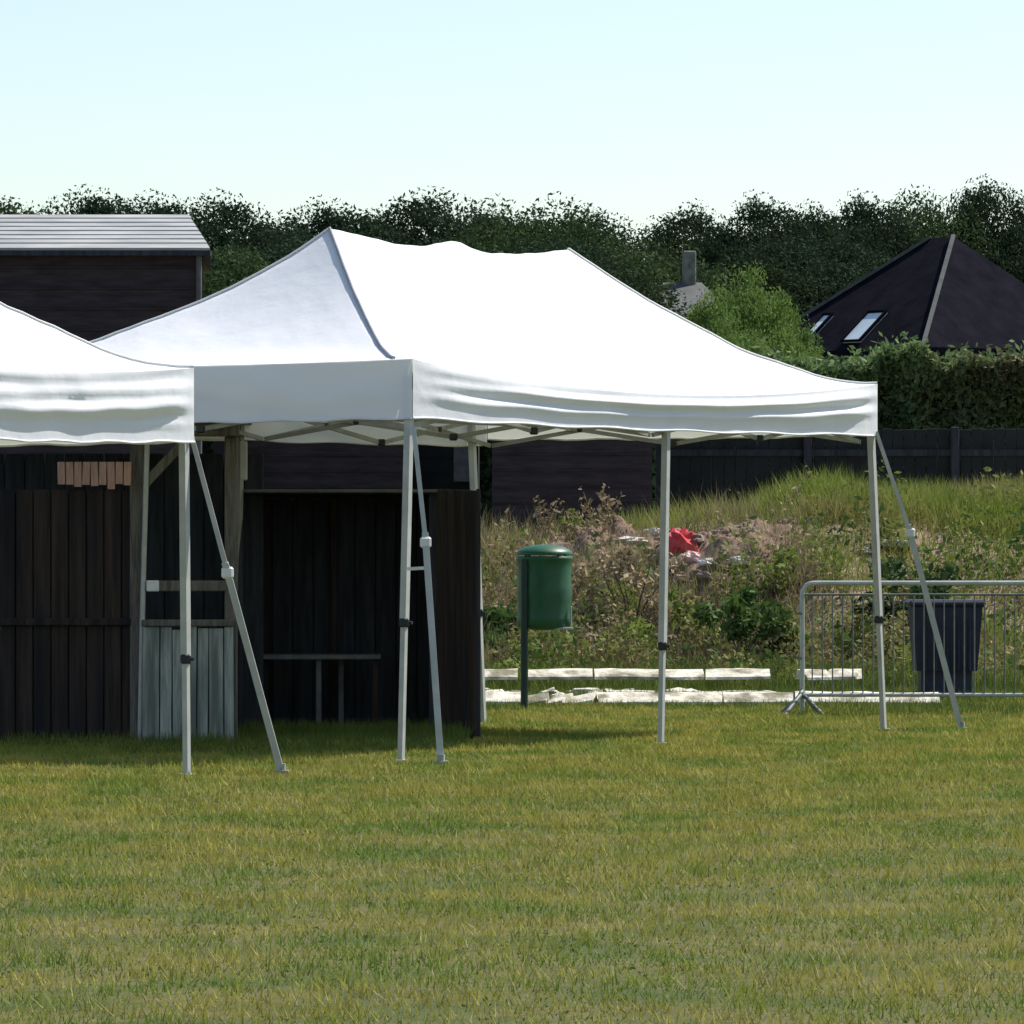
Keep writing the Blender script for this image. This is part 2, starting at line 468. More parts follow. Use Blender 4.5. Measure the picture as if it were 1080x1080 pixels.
def tall_weed(px, top, Y, label):
    x = gx(px, Y); z0 = bank_h(x, Y); zt = gz(top, Y)
    t = thing('tall_weed', (x, Y, z0), label, 'weed', 'tall weeds against the brown shed')
    b = MB(); P = []
    for k in range(6):
        a = rnd.uniform(0, 6.28); sp = rnd.uniform(.04, .28)
        e = Vector((x+math.cos(a)*sp, Y+math.sin(a)*sp, z0+(zt-z0)*rnd.uniform(.7, 1)))
        b.tube([(x, Y, z0-.05), Vector((x, Y, z0)).lerp(e, .5)+Vector((0,0,.04)), e], .009, 5, .003)
        for q in range(26):
            f = rnd.uniform(.25, 1)
            p = Vector((x, Y, z0)).lerp(e, f)
            P.append([p.x+rnd.gauss(0,.035), p.y+rnd.gauss(0,.035), p.z+rnd.gauss(0,.03)])
    b.build('stem', M['weed_dry'], t)
    bulk('foliage', leaves(np.array(P), .032), 4, M['weed_dry'] if rnd.random() < .6 else M['weed_green'], t)
for px, top, w in ((572, 522, 'left of the three behind the green bin'), (600, 536, 'middle of the three, lowest'), (632, 514, 'tallest and rightmost of the three')):
    tall_weed(px, top, 57.5, 'spindly tall weed against the brown shed, ' + w)

# ------------------------------------------------------------------ rubble, slabs, rubbish
def rock(mb, c, s, seed):
    r = random.Random(seed)
    vs = []; fs = []
    nU, nV = 9, 6
    M3 = Matrix.Rotation(r.uniform(0,6.28), 4, 'Z') @ Matrix.Rotation(r.uniform(-.3,.3), 4, 'X')
    for j in range(nV+1):
        th = math.pi*j/nV
        for i in range(nU):
            ph = 2*math.pi*i/nU
            d = Vector((math.sin(th)*math.cos(ph), math.sin(th)*math.sin(ph), math.cos(th)))
            k = 1 + .45*noise.noise(d*1.6+Vector((seed*3.1, 0, 0)))
            # boxy
            mxx = max(abs(d.x), abs(d.y), abs(d.z)); d2 = d*(.55+.45/mxx)*k
            vs.append(Vector(c) + M3 @ Vector((d2.x*s[0], d2.y*s[1], d2.z*s[2])))
    for j in range(nV):
        for i in range(nU):
            fs.append((j*nU+i, (j+1)*nU+i, (j+1)*nU+(i+1) % nU, j*nU+(i+1) % nU))
    mb.add(vs, fs, False)

HEAPS = ((gx(764, 56), 56.0, 1.0, 1.9, .24, 'reddish brown heap of soil and rubble right of the red sack'),
         (gx(640, 57), 57.0, .95, 1.6, .20, 'low overgrown heap of brown soil between the bin and the middle leg'))
for (hx, hy, hw, hd, hh, lab) in HEAPS:
    soil = MB(); nU, nV = 110, 60; vs = []
    for j in range(nV+1):
        rr = j/nV
        for i in range(nU):
            a = 2*math.pi*i/nU
            x = hx+math.cos(a)*rr*hw; y = hy+math.sin(a)*rr*hd
            h = (1-rr**2)*hh
            z = bank_h(x, y)+h*(1+.9*noise.noise(Vector((x*3, y*3, 5))))+(.10*noise.noise(Vector((x*6, y*6, 2)))+.05*abs(noise.noise(Vector((x*13, y*10, 4))))+.03*noise.noise(Vector((x*31, y*24, 6))))*(1-rr*rr)-.06*rr
            vs.append((x, y, z))
    soil.add(vs, [(j*nU+i, (j+1)*nU+i, (j+1)*nU+(i+1) % nU, j*nU+(i+1) % nU) for j in range(nV) for i in range(nU)], True)
    tag(soil.build('soil_heap', M['soil_heap']), lab, 'soil heap')

# rubble lumps on the bank and the heap, each one a thing
def surf(x, y):
    z = bank_h(x, y)
    for (hx, hy, hw, hd, hh, lab) in HEAPS:
        rr = math.hypot((x-hx)/hw, (y-hy)/hd)
        if rr < 1: z += (1-rr*rr)*hh
    return z
where = lambda px: ('left of the middle tent leg' if px < 690 else 'between the middle leg and barrier' if px < 850 else 'behind the barrier')
for k in range(120):
    if k < 44: px = rnd.uniform(515, 690); Y = rnd.uniform(54, 58.5); m = M['stone']; kind = 'pinkish brown'
    elif k < 100: px = rnd.uniform(690, 835); Y = rnd.uniform(54.5, 57.5); m = M['stone']; kind = 'pinkish brown'
    else: px = rnd.uniform(865, 965); Y = rnd.uniform(54, 57); m = M['stone_grey']; kind = 'grey'
    x = gx(px, Y); s = rnd.choice((.02, .03, .035, .045, .06))
    r_ = MB(); rock(r_, (x, Y, surf(x, Y)+s*.2), (s*rnd.uniform(1,1.9), s, s*rnd.uniform(.5,.8)), k)
    tag(r_.build('rubble_stone', m), '%s rubble stone lying on the bank %s' % (kind, where(px)), 'stone', 'rubble stones on the bank ' + where(px))

# pale slabs: front row and back row
def slab(px0, px1, Y, z0, h, d, tilt, label, rz=0):
    x0, x1 = gx(px0, Y), gx(px1, Y)
    c = Vector(((x0+x1)/2, Y, z0+h/2))
    b = MB(); Lx = x1-x0
    nn = 14
    vs = []
    rz += rnd.uniform(-.02, .02) if Lx > .3 else rnd.uniform(-.4, .4)
    T = Matrix.Translation(c) @ Matrix.Rotation(rz, 4, 'Z') @ Matrix.Rotation(tilt, 4, 'Y')
    prof = [(-d/2,-h/2),(-d/2+.01,-h/2+.025),(.0,h/2),(d/2-.03,h/2+.004),(d/2,-h/2)]
    for i in range(nn+1):
        u = -Lx/2+Lx*i/nn
        for (q, w) in prof:
            e = noise.noise(Vector((u*4+px0, q*9, w*9)))*.014
            vs.append(T @ Vector((u+(e if i in (0,nn) else 0), q+e, w+e*(1 if w > 0 else .3))))
    m = len(prof)
    fs = [(i*m+k, i*m+k+1, (i+1)*m+k+1, (i+1)*m+k) for i in range(nn) for k in range(m-1)]
    fs += [(i*m+m-1, i*m, (i+1)*m, (i+1)*m+m-1) for i in range(nn)]
    fs += [tuple(range(m))[::-1], tuple(nn*m+k for k in range(m))]
    b.add(vs, fs)
    tag(b.build('pale_slab', M['slab']), label, 'slab', 'pale slabs edging the bank')
front = [(506, 551, 'front row slab left of the green bin post'), (556, 578, 'short front row slab just right of the green bin post'),
         (583, 600, 'small tilted front row slab right of the green bin post'), (604, 629, 'small tilted front row slab, second right of the bin post'),
         (631, 761, 'long front row slab passing behind the middle tent leg'),
         (763, 836, 'front row slab between the middle leg and barrier'), (838, 990, 'long front row slab behind the barrier')]
for i, (a, b, l) in enumerate(front):
    sm = (b-a) < 30
    slab(a, b, 45.9+rnd.uniform(-.06,.06), .015, .095 if not sm else .08, .32, rnd.uniform(-.012,.012) if not sm else rnd.choice((-.18,.2)), 'pale '+l)
back = [(506, 546, 'back row slab behind the bin post'), (552, 625, 'back row slab just right of the green bin'), (627, 742, 'long back row slab passing behind the middle tent leg'), (744, 812, 'back row slab between the middle leg and barrier'),
        (845, 872, 'small back row slab by the barrier left post'), (874, 906, 'small back row slab behind the barrier bars')]
for i, (a, b, l) in enumerate(back):
    slab(a, b, 49.6+rnd.uniform(-.15,.15), .13, .085, .32, rnd.uniform(-.012,.012), 'pale '+l)
slab(640, 690, 48.2, 0, .06, .5, .01, 'flat grey white slab lying between the two slab rows')
slab(735, 800, 48.3, 0, .05, .5, -.01, 'flat stained slab between the rows, right of the middle leg')

for k in range(40):
    px = rnd.uniform(508, 900); Y = rnd.uniform(46.4, 49.3); x = gx(px, Y); s_ = rnd.uniform(.03, .085)
    r_ = MB(); rock(r_, (x, Y, s_*.35), (s_*rnd.uniform(1.2,2.4), s_*1.2, s_*.6), 200+k)
    nr = 'near the bin post' if px < 630 else 'near the middle leg' if px < 760 else 'near the barrier'
    tag(r_.build('slab_fragment', M['slab']), 'broken pale fragment in the grass between the slab rows ' + nr, 'fragment', 'pale slab fragments ' + nr)

def crumple(name, px, py, Y, w, h, m, label, cat, seed):
    c = at(px, py, Y)
    z0 = surf(c.x, Y)
    b = MB(); nu, nv = 16, 10
    vs = []
    for j in range(nv+1):
        th = math.pi*j/nv
        for i in range(nu):
            ph = 2*math.pi*i/nu
            d = Vector((math.sin(th)*math.cos(ph), math.sin(th)*math.sin(ph), math.cos(th)))
            k = 1+.55*noise.noise(d*2.3+Vector((seed,0,0)))+.2*noise.noise(d*6+Vector((seed,3,0)))
            vs.append(c+Vector((d.x*w*k, d.y*w*.8*k, d.z*h*k)))
    b.add(vs, [(j*nu+i, (j+1)*nu+i, (j+1)*nu+(i+1) % nu, j*nu+(i+1) % nu) for j in range(nv) for i in range(nu)])
    return tag(b.build(name, m), label, cat)
def bank_y(px, py):
    """distance at which the sight line meets the bank"""
    Y = 50.0
    while Y < 62:
        if surf(gx(px, Y), Y) >= gz(py, Y): return Y
        Y += .05
    return 58.0
for nm, px, py, w, h, m, l, c, sd_ in (
    ('red_sack', 717, 577, .20, .17, M['red'], 'crumpled red plastic sack on the bank beside the middle tent leg', 'sack', 4),
    ('pink_sheet', 730, 590, .11, .07, M['pink'], 'crumpled pale pink sheet just below the red sack', 'sheet', 9),
    ('plastic_sheet', 664, 570, .20, .04, M['white_sheet'], 'pale strip of plastic sheet left of the middle tent leg', 'sheet', 12),
    ('plastic_sheet', 690, 562, .10, .05, M['white_sheet'], 'small white scrap of sheet touching the middle tent leg', 'sheet', 15),
    ('plastic_sheet', 779, 592, .11, .05, M['white_sheet'], 'white scrap of sheet at the foot of the soil heap', 'sheet', 18),
    ('plastic_sheet', 745, 593, .08, .04, M['white_sheet'], 'small pale scrap just right of the pink sheet', 'sheet', 28)):
    crumple(nm, px, py, bank_y(px, py), w, h, m, l, c, sd_)

# plank lying behind the barrier, dark blue crate
b = MB(); Yp = bank_y(944, 575)-.1
b.cbox(at(944, 573, Yp), (.34, .12, .07), Matrix.Rotation(.03, 4, 'Y'), .008)
tag(b.build('plank', M['white_sheet']), 'short pale plank behind the right tent leg on the rubble', 'plank')
t = thing('storage_bin', (gx(988, 47.8), 47.8, 0), 'dark blue plastic storage bin behind the barrier at the right', 'bin')
b = MB(); c0 = Vector(t.location)
b.add([c0+Vector(p) for p in ((-.19,-.25,.25),(.33,-.25,.25),(.33,.25,.25),(-.19,.25,.25),(-.23,-.3,.80),(.37,-.3,.80),(.37,.3,.80),(-.23,.3,.80))],
      ((0,3,2,1),(4,5,6,7),(0,1,5,4),(1,2,6,5),(2,3,7,6),(3,0,4,7)))
b.cbox(c0+Vector((.07,0,.14)), (.44,.4,.28), None, .01)
for k in range(5): b.cbox(c0+Vector((-.12+.095*k,-.285,.5)), (.02,.03,.5), None, .005)
b.build('body', M['blue_dark'], t)
b = MB(); b.cbox(c0+Vector((.07,0,.83)), (.66,.66,.06), None, .02); b.build('lid', M['blue_dark'], t)

# ------------------------------------------------------------------ pop-up tents
d = Vector((.505, .863, 0)).normalized()      # along the long side, away and to the right
p = Vector((-d.y, d.x, 0))                    # across, away and to the left

def tent(name, A, L, W, zE, zPk, peaks, expo, vdrop, sags, label, legs, vdrop_corner=None, seedv=0):
    """A: near corner (u=0,v=0); u along d, v along p; expo: g exponent at corners A,B,D,C"""
    A = Vector((A[0], A[1], 0))
    t = thing(name, (A.x, A.y, 0), label, 'tent', 'white pop-up tents')
    nv = 48; nu = int(round(nv*L/W))
    eA, eB, eD, eC = expo
    def ex(u, v):
        return (eA*(1-u)*(1-v)+eB*u*(1-v)+eD*u*v+eC*(1-u)*v)
    def edge(side, s):      # lowering of the eave along a side, s 0..1
        return sags[side]*math.sin(math.pi*s)**.8 if 0 < s < 1 else 0
    half = W/2
    def P(i, j):
        u = i/nu; v = j/nv
        U = u*L; Vv = v*W
        tt = min(U, L-U, Vv, W-Vv)/half
        z = zE+(zPk-zE)*tt**ex(u, v)
        if tt > 0 and L > W*1.2:      # ridge sag between the peaks, small bump where the middle bar is
            q = (U-half)/(L-W)
            if 0 < q < 1:
                sg = .085*math.sin(math.pi*q)**.9 - .075*math.exp(-((q-.5)/.09)**2)
                z -= sg*max(0, tt-.3)/.7
        f = (1-tt)**2
        e = (edge(0, u)*(1-v)**6 + edge(2, u)*v**6)*f + (edge(3, v)*(1-u)**10+edge(1, v)*u**10)*f
        z -= e
        w = (noise.noise(Vector((U*1.3+seedv, Vv*1.3, 1)))*.03 + noise.noise(Vector((U*5+Vv*2, Vv*1.6-U, seedv)))*.016
             + noise.noise(Vector((U*9-Vv*7, (U+Vv)*2, seedv+4)))*.010)*min(1, tt*5)*(1-tt*.6)
        q = A+d*U+p*Vv
        return Vector((q.x, q.y, z+w))
    mb = MB()
    vs = [P(i, j) for j in range(nv+1) for i in range(nu+1)]
    fs = []
    for j in range(nv):
        for i in range(nu):
            a = j*(nu+1)+i; b_ = a+1; c = a+nu+2; e = a+nu+1
            u = (i+.5)/nu*L; v = (j+.5)/nv*W
            left = u < L/2; low = v < W/2
            if left == low: fs += [(a, b_, c), (a, c, e)]
            else: fs += [(a, b_, e), (b_, c, e)]
    mb.add(vs, fs, True)
    cn = mb.build('canopy', M['fabric'], t)
    # seams along the hips and a thin binding at the eave
    for (ci, cj, si, sj) in ((0,0,1,1),(nu,0,-1,1),(nu,nv,-1,-1),(0,nv,1,-1)):
        pts = [P(ci+si*k, cj+sj*k)+Vector((0,0,.008)) for k in range(5 if (ci, cj) == (0, 0) else 0, nv//2+1, 1)]
        sm_ = MB(); sm_.tube(pts, .010 if (ci, cj) == (0, 0) else .008, 6); sm_.build('seam', M['seam'] if (ci, cj) == (0, 0) else M['white_pl'], cn)
    # valances
    zb = zE-vdrop
    sides = [(lambda s: P(int(round(s*nu)), 0), -p, nu), (lambda s: P(nu, int(round(s*nv))), d, nv),
             (lambda s: P(int(round(s*nu)), nv), p, nu), (lambda s: P(0, int(round(s*nv))), -d, nv)]
    for k, (fn, nrm, cnt) in enumerate(sides):
        m_ = MB(); rows = 18; vs = []
        for r_ in range(rows+1):
            f = r_/rows
            for i in range(cnt+1):
                s = i/cnt
                top = fn(s)
                env = min(1, s*14)*min(1, (1-s)*14)
                z = top.z*(1-f)+(zb-(.05 if k == 2 else 0)-(.02 if k == 0 else .01)*math.sin(math.pi*s)*env+.006*math.sin(s*37+k))*f
                if k == 0:
                    rip = .5*math.sin(f*13.5-2.2*math.sin(math.pi*s)+seedv)+.5*math.sin(f*21+s*3.3)
                    amp = .032*env*(.5+.5*math.sin(math.pi*min(1, s*1.0)))
                    amp += .024*env*max(0, (s-.55))*2
                else:
                    rip = math.sin(s*9+f*3+k)+.5*math.sin(s*21+2*f)
                    amp = .006*env
                o_ = (rip+(.8 if k == 0 else .3))*amp*math.sin(math.pi*min(1, f*1.15+.05))
                o_ += noise.noise(Vector((s*11+k*5, f*2.5, seedv)))*.012*env*math.sin(math.pi*min(1, f+.1))
                q = Vector((top.x, top.y, 0))+nrm*(o_+.004)
                vs.append(Vector((q.x, q.y, z)))
        m_.add(vs, [(r_*(cnt+1)+i, (r_+1)*(cnt+1)+i, (r_+1)*(cnt+1)+i+1, r_*(cnt+1)+i+1) for r_ in range(rows) for i in range(cnt)], True)
        va = m_.build('valance', M['fabric'], t)
        h_ = MB()
        h_.tube([Vector(vs[rows*(cnt+1)+i])+nrm*.002 for i in range(0, cnt+1, 2)], .007, 5)
        h_.build('hem', M['fabric'], va)
    # legs: (u, v, foot px, foot py or None, collar z)
    tops = {}
    for (u, v, fx, fy, cz, m, tpx) in legs:
        ins = .042 if u in (0, 1) else .055
        uu = min(max(u*L, ins), L-ins); vv = min(max(v*W, ins), W-ins)
        q = A+d*uu+p*vv
        low_ = edge(0 if v == 0 else 2, u) if 0 < u < 1 else 0
        if tpx is not None:      # slide the leg top along its side rail
            kx = (tpx-540)/F; yy = (vv+A.dot(p))/(kx*p.x+p.y); q = Vector((kx*yy, yy, 0))
        top = Vector((q.x, q.y, zE-.07-low_))
        foot = Vector((fx, fy, 0)) if fx is not None else Vector((q.x, q.y, 0))
        tops[(u, v)] = (top, foot)
        ax = top-foot; k = cz/ax.z
        Cc = foot+ax*k
        lg = MB(); lg.bar(Cc, top, .044, .044, up=tuple(d)); leg = lg.build('leg', m, t)
        lo = MB(); lo.bar(foot+Vector((0,0,.01)), Cc+ax*.03, .034, .034, up=tuple(d)); lo.build('lower_leg', m, leg)
        co = MB(); co.cbox(Cc, (.062,.062,.055), None, .008); co.bar(Cc, Cc+Vector((.05,-.02,0)), .02, n=8); co.build('collar', M['black'], leg)
        ft = MB(); ft.cbox(foot+Vector((0,0,.006)), (.09,.09,.012), None, .003); ft.build('foot_plate', m, leg)
        jt = MB(); jt.cbox(foot+ax*((zE-.15-low_)/ax.z), (.05,.05,.09), None, .008); jt.build('corner_joint', M['black'], leg)
    # scissor trusses round the edge
    z1, z2 = zE-.2, zE-.42
    keys = sorted(tops)
    def truss(Pa, Pb, nX=2, off=Vector((0,0,0))):
        for k in range(nX):
            a = Pa.lerp(Pb, k/nX); b_ = Pa.lerp(Pb, (k+1)/nX); mdl = (a+b_)/2
            for sgn in (1, -1):
                q = MB(); za, zb_ = (z1, z2) if sgn > 0 else (z2, z1)
                o_ = nrm_*(.012*sgn)
                q.bar(Vector((a.x, a.y, za))+o_+off, Vector((b_.x, b_.y, zb_))+o_+off, .018, .030)
                q.build('truss_bar', M['alu_dull'], t)
            q = MB(); q.bar(Vector((mdl.x, mdl.y, (z1+z2)/2))-nrm_*.03, Vector((mdl.x, mdl.y, (z1+z2)/2))+nrm_*.03, .04, n=10)
            q.build('truss_joint', M['black'], t)
            if k:
                for zz in (z1, z2):
                    q = MB(); q.cbox((a.x, a.y, zz), (.055,.055,.05), None, .008); q.build('truss_joint', M['black'], t)
    us = sorted({k[0] for k in keys}); ins = .085
    for v in (0, 1):
        for a, b_ in zip(us[:-1], us[1:]):
            nrm_ = p
            vv = ins if v == 0 else W-ins
            truss(A+d*max(a*L, ins)+p*vv, A+d*min(b_*L, L-ins)+p*vv)
    for u in us:
        nrm_ = d
        uu = min(max(u*L, ins), L-ins)
        truss(A+d*uu+p*ins, A+d*uu+p*(W-ins))
    for (pu) in peaks:
        c = A+d*pu+p*half
        q = MB(); q.bar((c.x, c.y, zE-.35), (c.x, c.y, zPk-.02), .035); q.build('peak_pole', M['alu'], t)
        for sg in (-1, 1):
            e = c+p*sg*(half-.06)
            q = MB(); q.bar((c.x, c.y, zE-.32), (e.x, e.y, zE-.25), .018, .03); q.build('truss_bar', M['alu_dull'], t)
    return t, tops

AX, AY = -.618, 34.41
L_, W_ = 6.43, 3.26
fy = lambda py: EYE*F/(py-570)
def foot(px, py):
    Y = fy(py); return gx(px, Y), Y
legs = [(0, 0, *foot(423, 803), .86, M['alu'], None), (.5, 0, *foot(697, 785), .66, M['alu'], 703), (1, 0, *foot(932, 770), .80, M['alu'], None),
        (0, 1, None, None, .8, M['alu_dull'], None), (.5, 1, gx(247, 38.9), 38.9, .8, M['alu_dull'], 254), (1, 1, gx(510, 41.5), 41.5, .83, M['alu'], 496)]
main, mt = tent('pop_up_tent', (AX, AY), L_, W_, EYE+1.129, 3.437, (W_/2, L_-W_/2), (2.3, 1.6, 1.5, 1.25), .37,
                (.15, .03, .04, .02), 'large white pop-up tent with two roof peaks covering the dark stall', legs)

# left tent: its right corner stands at P
Yp = 32.3; Pc = Vector((gx(204, Yp), Yp, 0)); L2 = 3.1
A2 = Pc-d*L2
small, st = tent('pop_up_tent', (A2.x, A2.y), L2, L2, 2.377, 3.35, (L2/2,), (1.5, 1.5, 1.5, 1.5), .43, (.06, .03, .03, .03),
                 'lower white pop-up tent cut off at the left, overlapping the larger tent', 
                 [(0, 0, None, None, .7, M['alu'], None), (1, 0, *foot(197, 818), .68, M['alu'], None), (0, 1, None, None, .7, M['alu'], None), (1, 1, None, None, .7, M['alu'], None)], seedv=3)

def brace(tent_, top, joint, foot_, link=None):
    """slanting stay: upper thin bar, sliding joint, thicker lower bar, foot"""
    base = Vector(tent_.location)
    q = MB(); q.bar(top, joint, .028, .022); s_ = q.build('stay', M['alu'], tent_)
    q = MB(); ax = (foot_-joint).normalized(); q.bar(joint-ax*.06, foot_, .040, .034); q.build('lower_bar', M['alu'], s_)
    q = MB(); q.cbox(joint, (.07,.05,.07), None, .012); q.build('stay_joint', M['white_pl'], s_)
    q = MB(); q.cbox(foot_+Vector((0,0,.012)), (.09,.06,.02), None, .004); q.bar(foot_, foot_+Vector((.0,0,.06)), .05, n=8); q.build('foot_plate', M['alu_dull'], s_)
    if link:
        q = MB(); q.bar(link[0], link[1], .03, .02); q.build('link', M['white_pl'], s_)
# near corner of the large tent
fx, fY = foot(465, 806)
brace(main, at(436, 450, 34.40), at(449, 572, 34.25), Vector((fx, fY, 0)), (at(431, 600, 34.34), at(450, 599, 34.25)))
fx, fY = foot(297, 816)
brace(small, at(201, 456, 32.34), at(240, 604, 32.4), Vector((fx, fY, 0)))
fx, fY = foot(1014, 770)
brace(main, at(924, 455, 39.95), at(960, 562, 40.0), Vector((fx, fY, 0)))

# bracket beside rear middle leg
q = MB(); q.cbox(at(257, 486, 38.5), (.05, .04, .27), None, .006); q.build('bracket', M['alu'], main)

# ------------------------------------------------------------------ dark stall under the large tent
Yb = 38.7
x0, x1 = gx(256, Yb), gx(462, Yb)
zt = gz(516, Yb)
t = thing('market_stall', ((x0+x1)/2, Yb, 0), 'low black open-fronted stall under the large white tent', 'stall')
b = MB()
nb = 11
for k in range(nb):
    a = x0+(x1+.28-x0)*k/nb; c = x0+(x1+.28-x0)*(k+1)/nb
    b.cbox(((a+c)/2, Yb+1.25+(.006 if k % 2 else 0), zt/2), (c-a-.006, .03, zt-.02), None, .004)
b.box((x0, Yb+1.27, 0), (x1+.27, Yb+1.30, zt-.06))
b.build('back_wall', M['board_black'], t)
b = MB()
for k in range(8): b.cbox((x0-.015, Yb+.08+.155*k, zt/2), (.03, .15, zt-.02), None, .004)
b.build('side_wall', M['board_black'], t)
b = MB()
for k in range(4):      # opened right wing of brown boards, angled to the front
    q0 = Vector((x1, Yb, 0)).lerp(Vector((gx(503, 38.25), 38.25, 0)), k/4); q1 = Vector((x1, Yb, 0)).lerp(Vector((gx(503, 38.25), 38.25, 0)), (k+1)/4)
    mdl = (q0+q1)/2; ang = math.atan2(q1.y-q0.y, q1.x-q0.x)
    hh = zt-.004*k
    b.cbox((mdl.x, mdl.y, hh/2), ((q1-q0).length-.006, .028, hh), Matrix.Rotation(ang, 4, 'Z'), .004)
w_ = b.build('wing_panel', M['board_brown'], t)
b = MB(); b.cbox((gx(503, 38.3)+.01, 38.32, zt/2), (.03, .12, zt+.0), None, .004); b.build('edge_post', M['board_black'], w_)
b = MB(); b.cbox((x1-.03, Yb+.06, zt/2), (.07, .07, zt-.01), None, .006); b.build('post', M['board_black'], t)
b = MB(); b.cbox((x1+.25, Yb+.64, zt/2), (.03, 1.2, zt-.02), None, .004); b.build('side_wall', M['board_black'], t)
b = MB(); b.cbox(((x0+x1)/2, Yb-.012, zt-.012), (x1-x0, .03, .022), None, .003); b.build('top_rail', M['rail_grey'], t)
b = MB(); b.add([(x0,Yb+.01,zt-.03),(x1+.23,Yb+.01,zt-.03),(x1+.23,Yb+1.23,zt-.05),(x0,Yb+1.23,zt-.05),
                 (x0,Yb+.01,zt-.002),(x1+.23,Yb+.01,zt-.002),(x1+.23,Yb+1.23,zt-.022),(x0,Yb+1.23,zt-.022)],
                ((0,3,2,1),(4,5,6,7),(0,1,5,4),(1,2,6,5),(2,3,7,6),(3,0,4,7))); b.build('roof', M['board_black'], t)
for px in (281, 352):
    b = MB(); b.cbox((gx(px, 39.85), 39.87, zt/2), (.05, .05, zt-.06), None, .004); b.build('batten', M['board_brown'], t)

Yt = 39.15
t = thing('table', (gx(337, Yt), Yt, 0), 'low dark grey table inside the black stall', 'table')
za = gz(693, Yt)
b = MB(); b.cbox((gx(337, Yt), Yt+.22, za), ((402-272)*Yt/F, .5, .035), None, .006); b.build('tabletop', M['table_grey'], t)
for px in (280, 336, 358, 396):
    b = MB(); b.bar((gx(px, Yt), Yt+(.05 if px != 358 else .4), 0), (gx(px, Yt), Yt+(.05 if px != 358 else .4), za-.016), .035); b.build('leg', M['table_grey'] if px in (336, 358) else M['board_brown'], t)
# ------------------------------------------------------------------ timber shelter at the left
Ys = 37.5
t = thing('timber_shelter', (gx(190, Ys), Ys, 0), 'weathered timber shelter with pale plank half wall beside the black stall', 'shelter')
def zz(py): return gz(py, Ys)
zt2 = zz(460)
for px, w in ((144, .10), (243, .085)):
    b = MB(); b.cbox((gx(px, Ys), Ys+.11, zt2/2), (w, .10, zt2), None, .008); b.build('post', M['post_wood'], t)
b = MB(); b.cbox((gx(-60, Ys), Ys+.05, zt2/2), (.10, .10, zt2), None, .008); b.build('post', M['post_wood'], t)
b = MB(); b.cbox((gx(92, Ys), Ys+.05, zt2+.05), ((250+70)*Ys/F, .12, .10), None, .008); b.build('beam', M['post_wood'], t)
b = MB(); b.bar(Vector((gx(151, Ys), Ys+.05, zz(512))), Vector((gx(194, Ys), Ys+.05, zz(466))), .05, .06); b.build('brace', M['post_wood'], t)
b = MB(); b.cbox((gx(195, Ys), Ys+.06, zz(618)), ((238-151)*Ys/F-.01, .05, .072), None, .006); r_ = b.build('middle_rail', M['post_wood'], t)
b = MB(); b.cbox((gx(161, Ys), Ys+.018, zz(618)), (.085, .03, .075), None, .006); b.build('bracket', M['white_pl'], r_)
b = MB(); b.cbox((gx(198, Ys), Ys+.0, zz(657)), ((247-150)*Ys/F, .09, .045), None, .006); b.build('counter_rail', M['post_wood'], t)
b = MB(); xs = gx(150, Ys)
ws = [.12,.085,.075,.095,.08,.105,.07]
sc = (gx(247, Ys)-xs)/sum(ws)
for k, w in enumerate(ws):
    w *= sc
    b.cbox((xs+w/2, Ys-.012+(k % 3)*.004, (zz(661)+.02*(k % 2))/2), (w-.008, .022, zz(661)-.02*(k % 3)), Matrix.Rotation(rnd.uniform(-.01,.01), 4, 'Y'), .004)
    xs += w
b.build('plank_panel', M['plank_pale'], t)
# dark boarding left of the post and back wall
b = MB(); xs = gx(-60, Ys)
while xs < gx(137, Ys):
    b.cbox((xs+.06, Ys+.10+rnd.uniform(0,.008), (zz(516))/2), (.112, .022, zz(516)), None, .004); xs += .12
b.box((gx(-62, Ys), Ys+.125, 0), (gx(137, Ys), Ys+.145, zz(520)))
b.build('boarding', M['board_brown'], t)
b = MB(); b.cbox((gx(40, Ys), Ys+.07, zz(656)), (1.25, .03, .05), None, .005); b.build('rail', M['board_brown'], t)
b = MB(); xs = gx(60, Ys)
while xs < gx(136, Ys):
    hgt = rnd.uniform(.15, .19)
    b.cbox((xs+.028, Ys+.03, zz(487)-hgt/2), (.050, .02, hgt), Matrix.Rotation(rnd.uniform(-.03,.03), 4, 'Y'), .003); xs += .056
b.build('fascia_planks', M['plank_red'], t)
b = MB(); xs = gx(-60, Ys)
while xs < gx(250, Ys):
    b.cbox((xs+.07, Ys+1.5+rnd.uniform(0,.01), zz(475)/2), (.135, .022, zz(475)), None, .004); xs += .14
b.box((gx(-62, Ys), Ys+1.53, 0), (gx(250, Ys), Ys+1.55, zz(480)))
b.build('back_wall', M['board_black'], t)
b = MB(); b.box((gx(-70, Ys), Ys-.1, zt2+.105), (gx(256, Ys), Ys+1.6, zt2+.13)); b.build('roof', M['board_brown'], t)

b = MB(); b.tube([at(147.5, 783, 37.535), at(150, 655, 37.535), at(155.5, 455, 37.525)], .018, 8)
tag(b.build('metal_pole', M['alu']), 'slim pale metal pole leaning beside the shelter post behind the planks', 'pole')

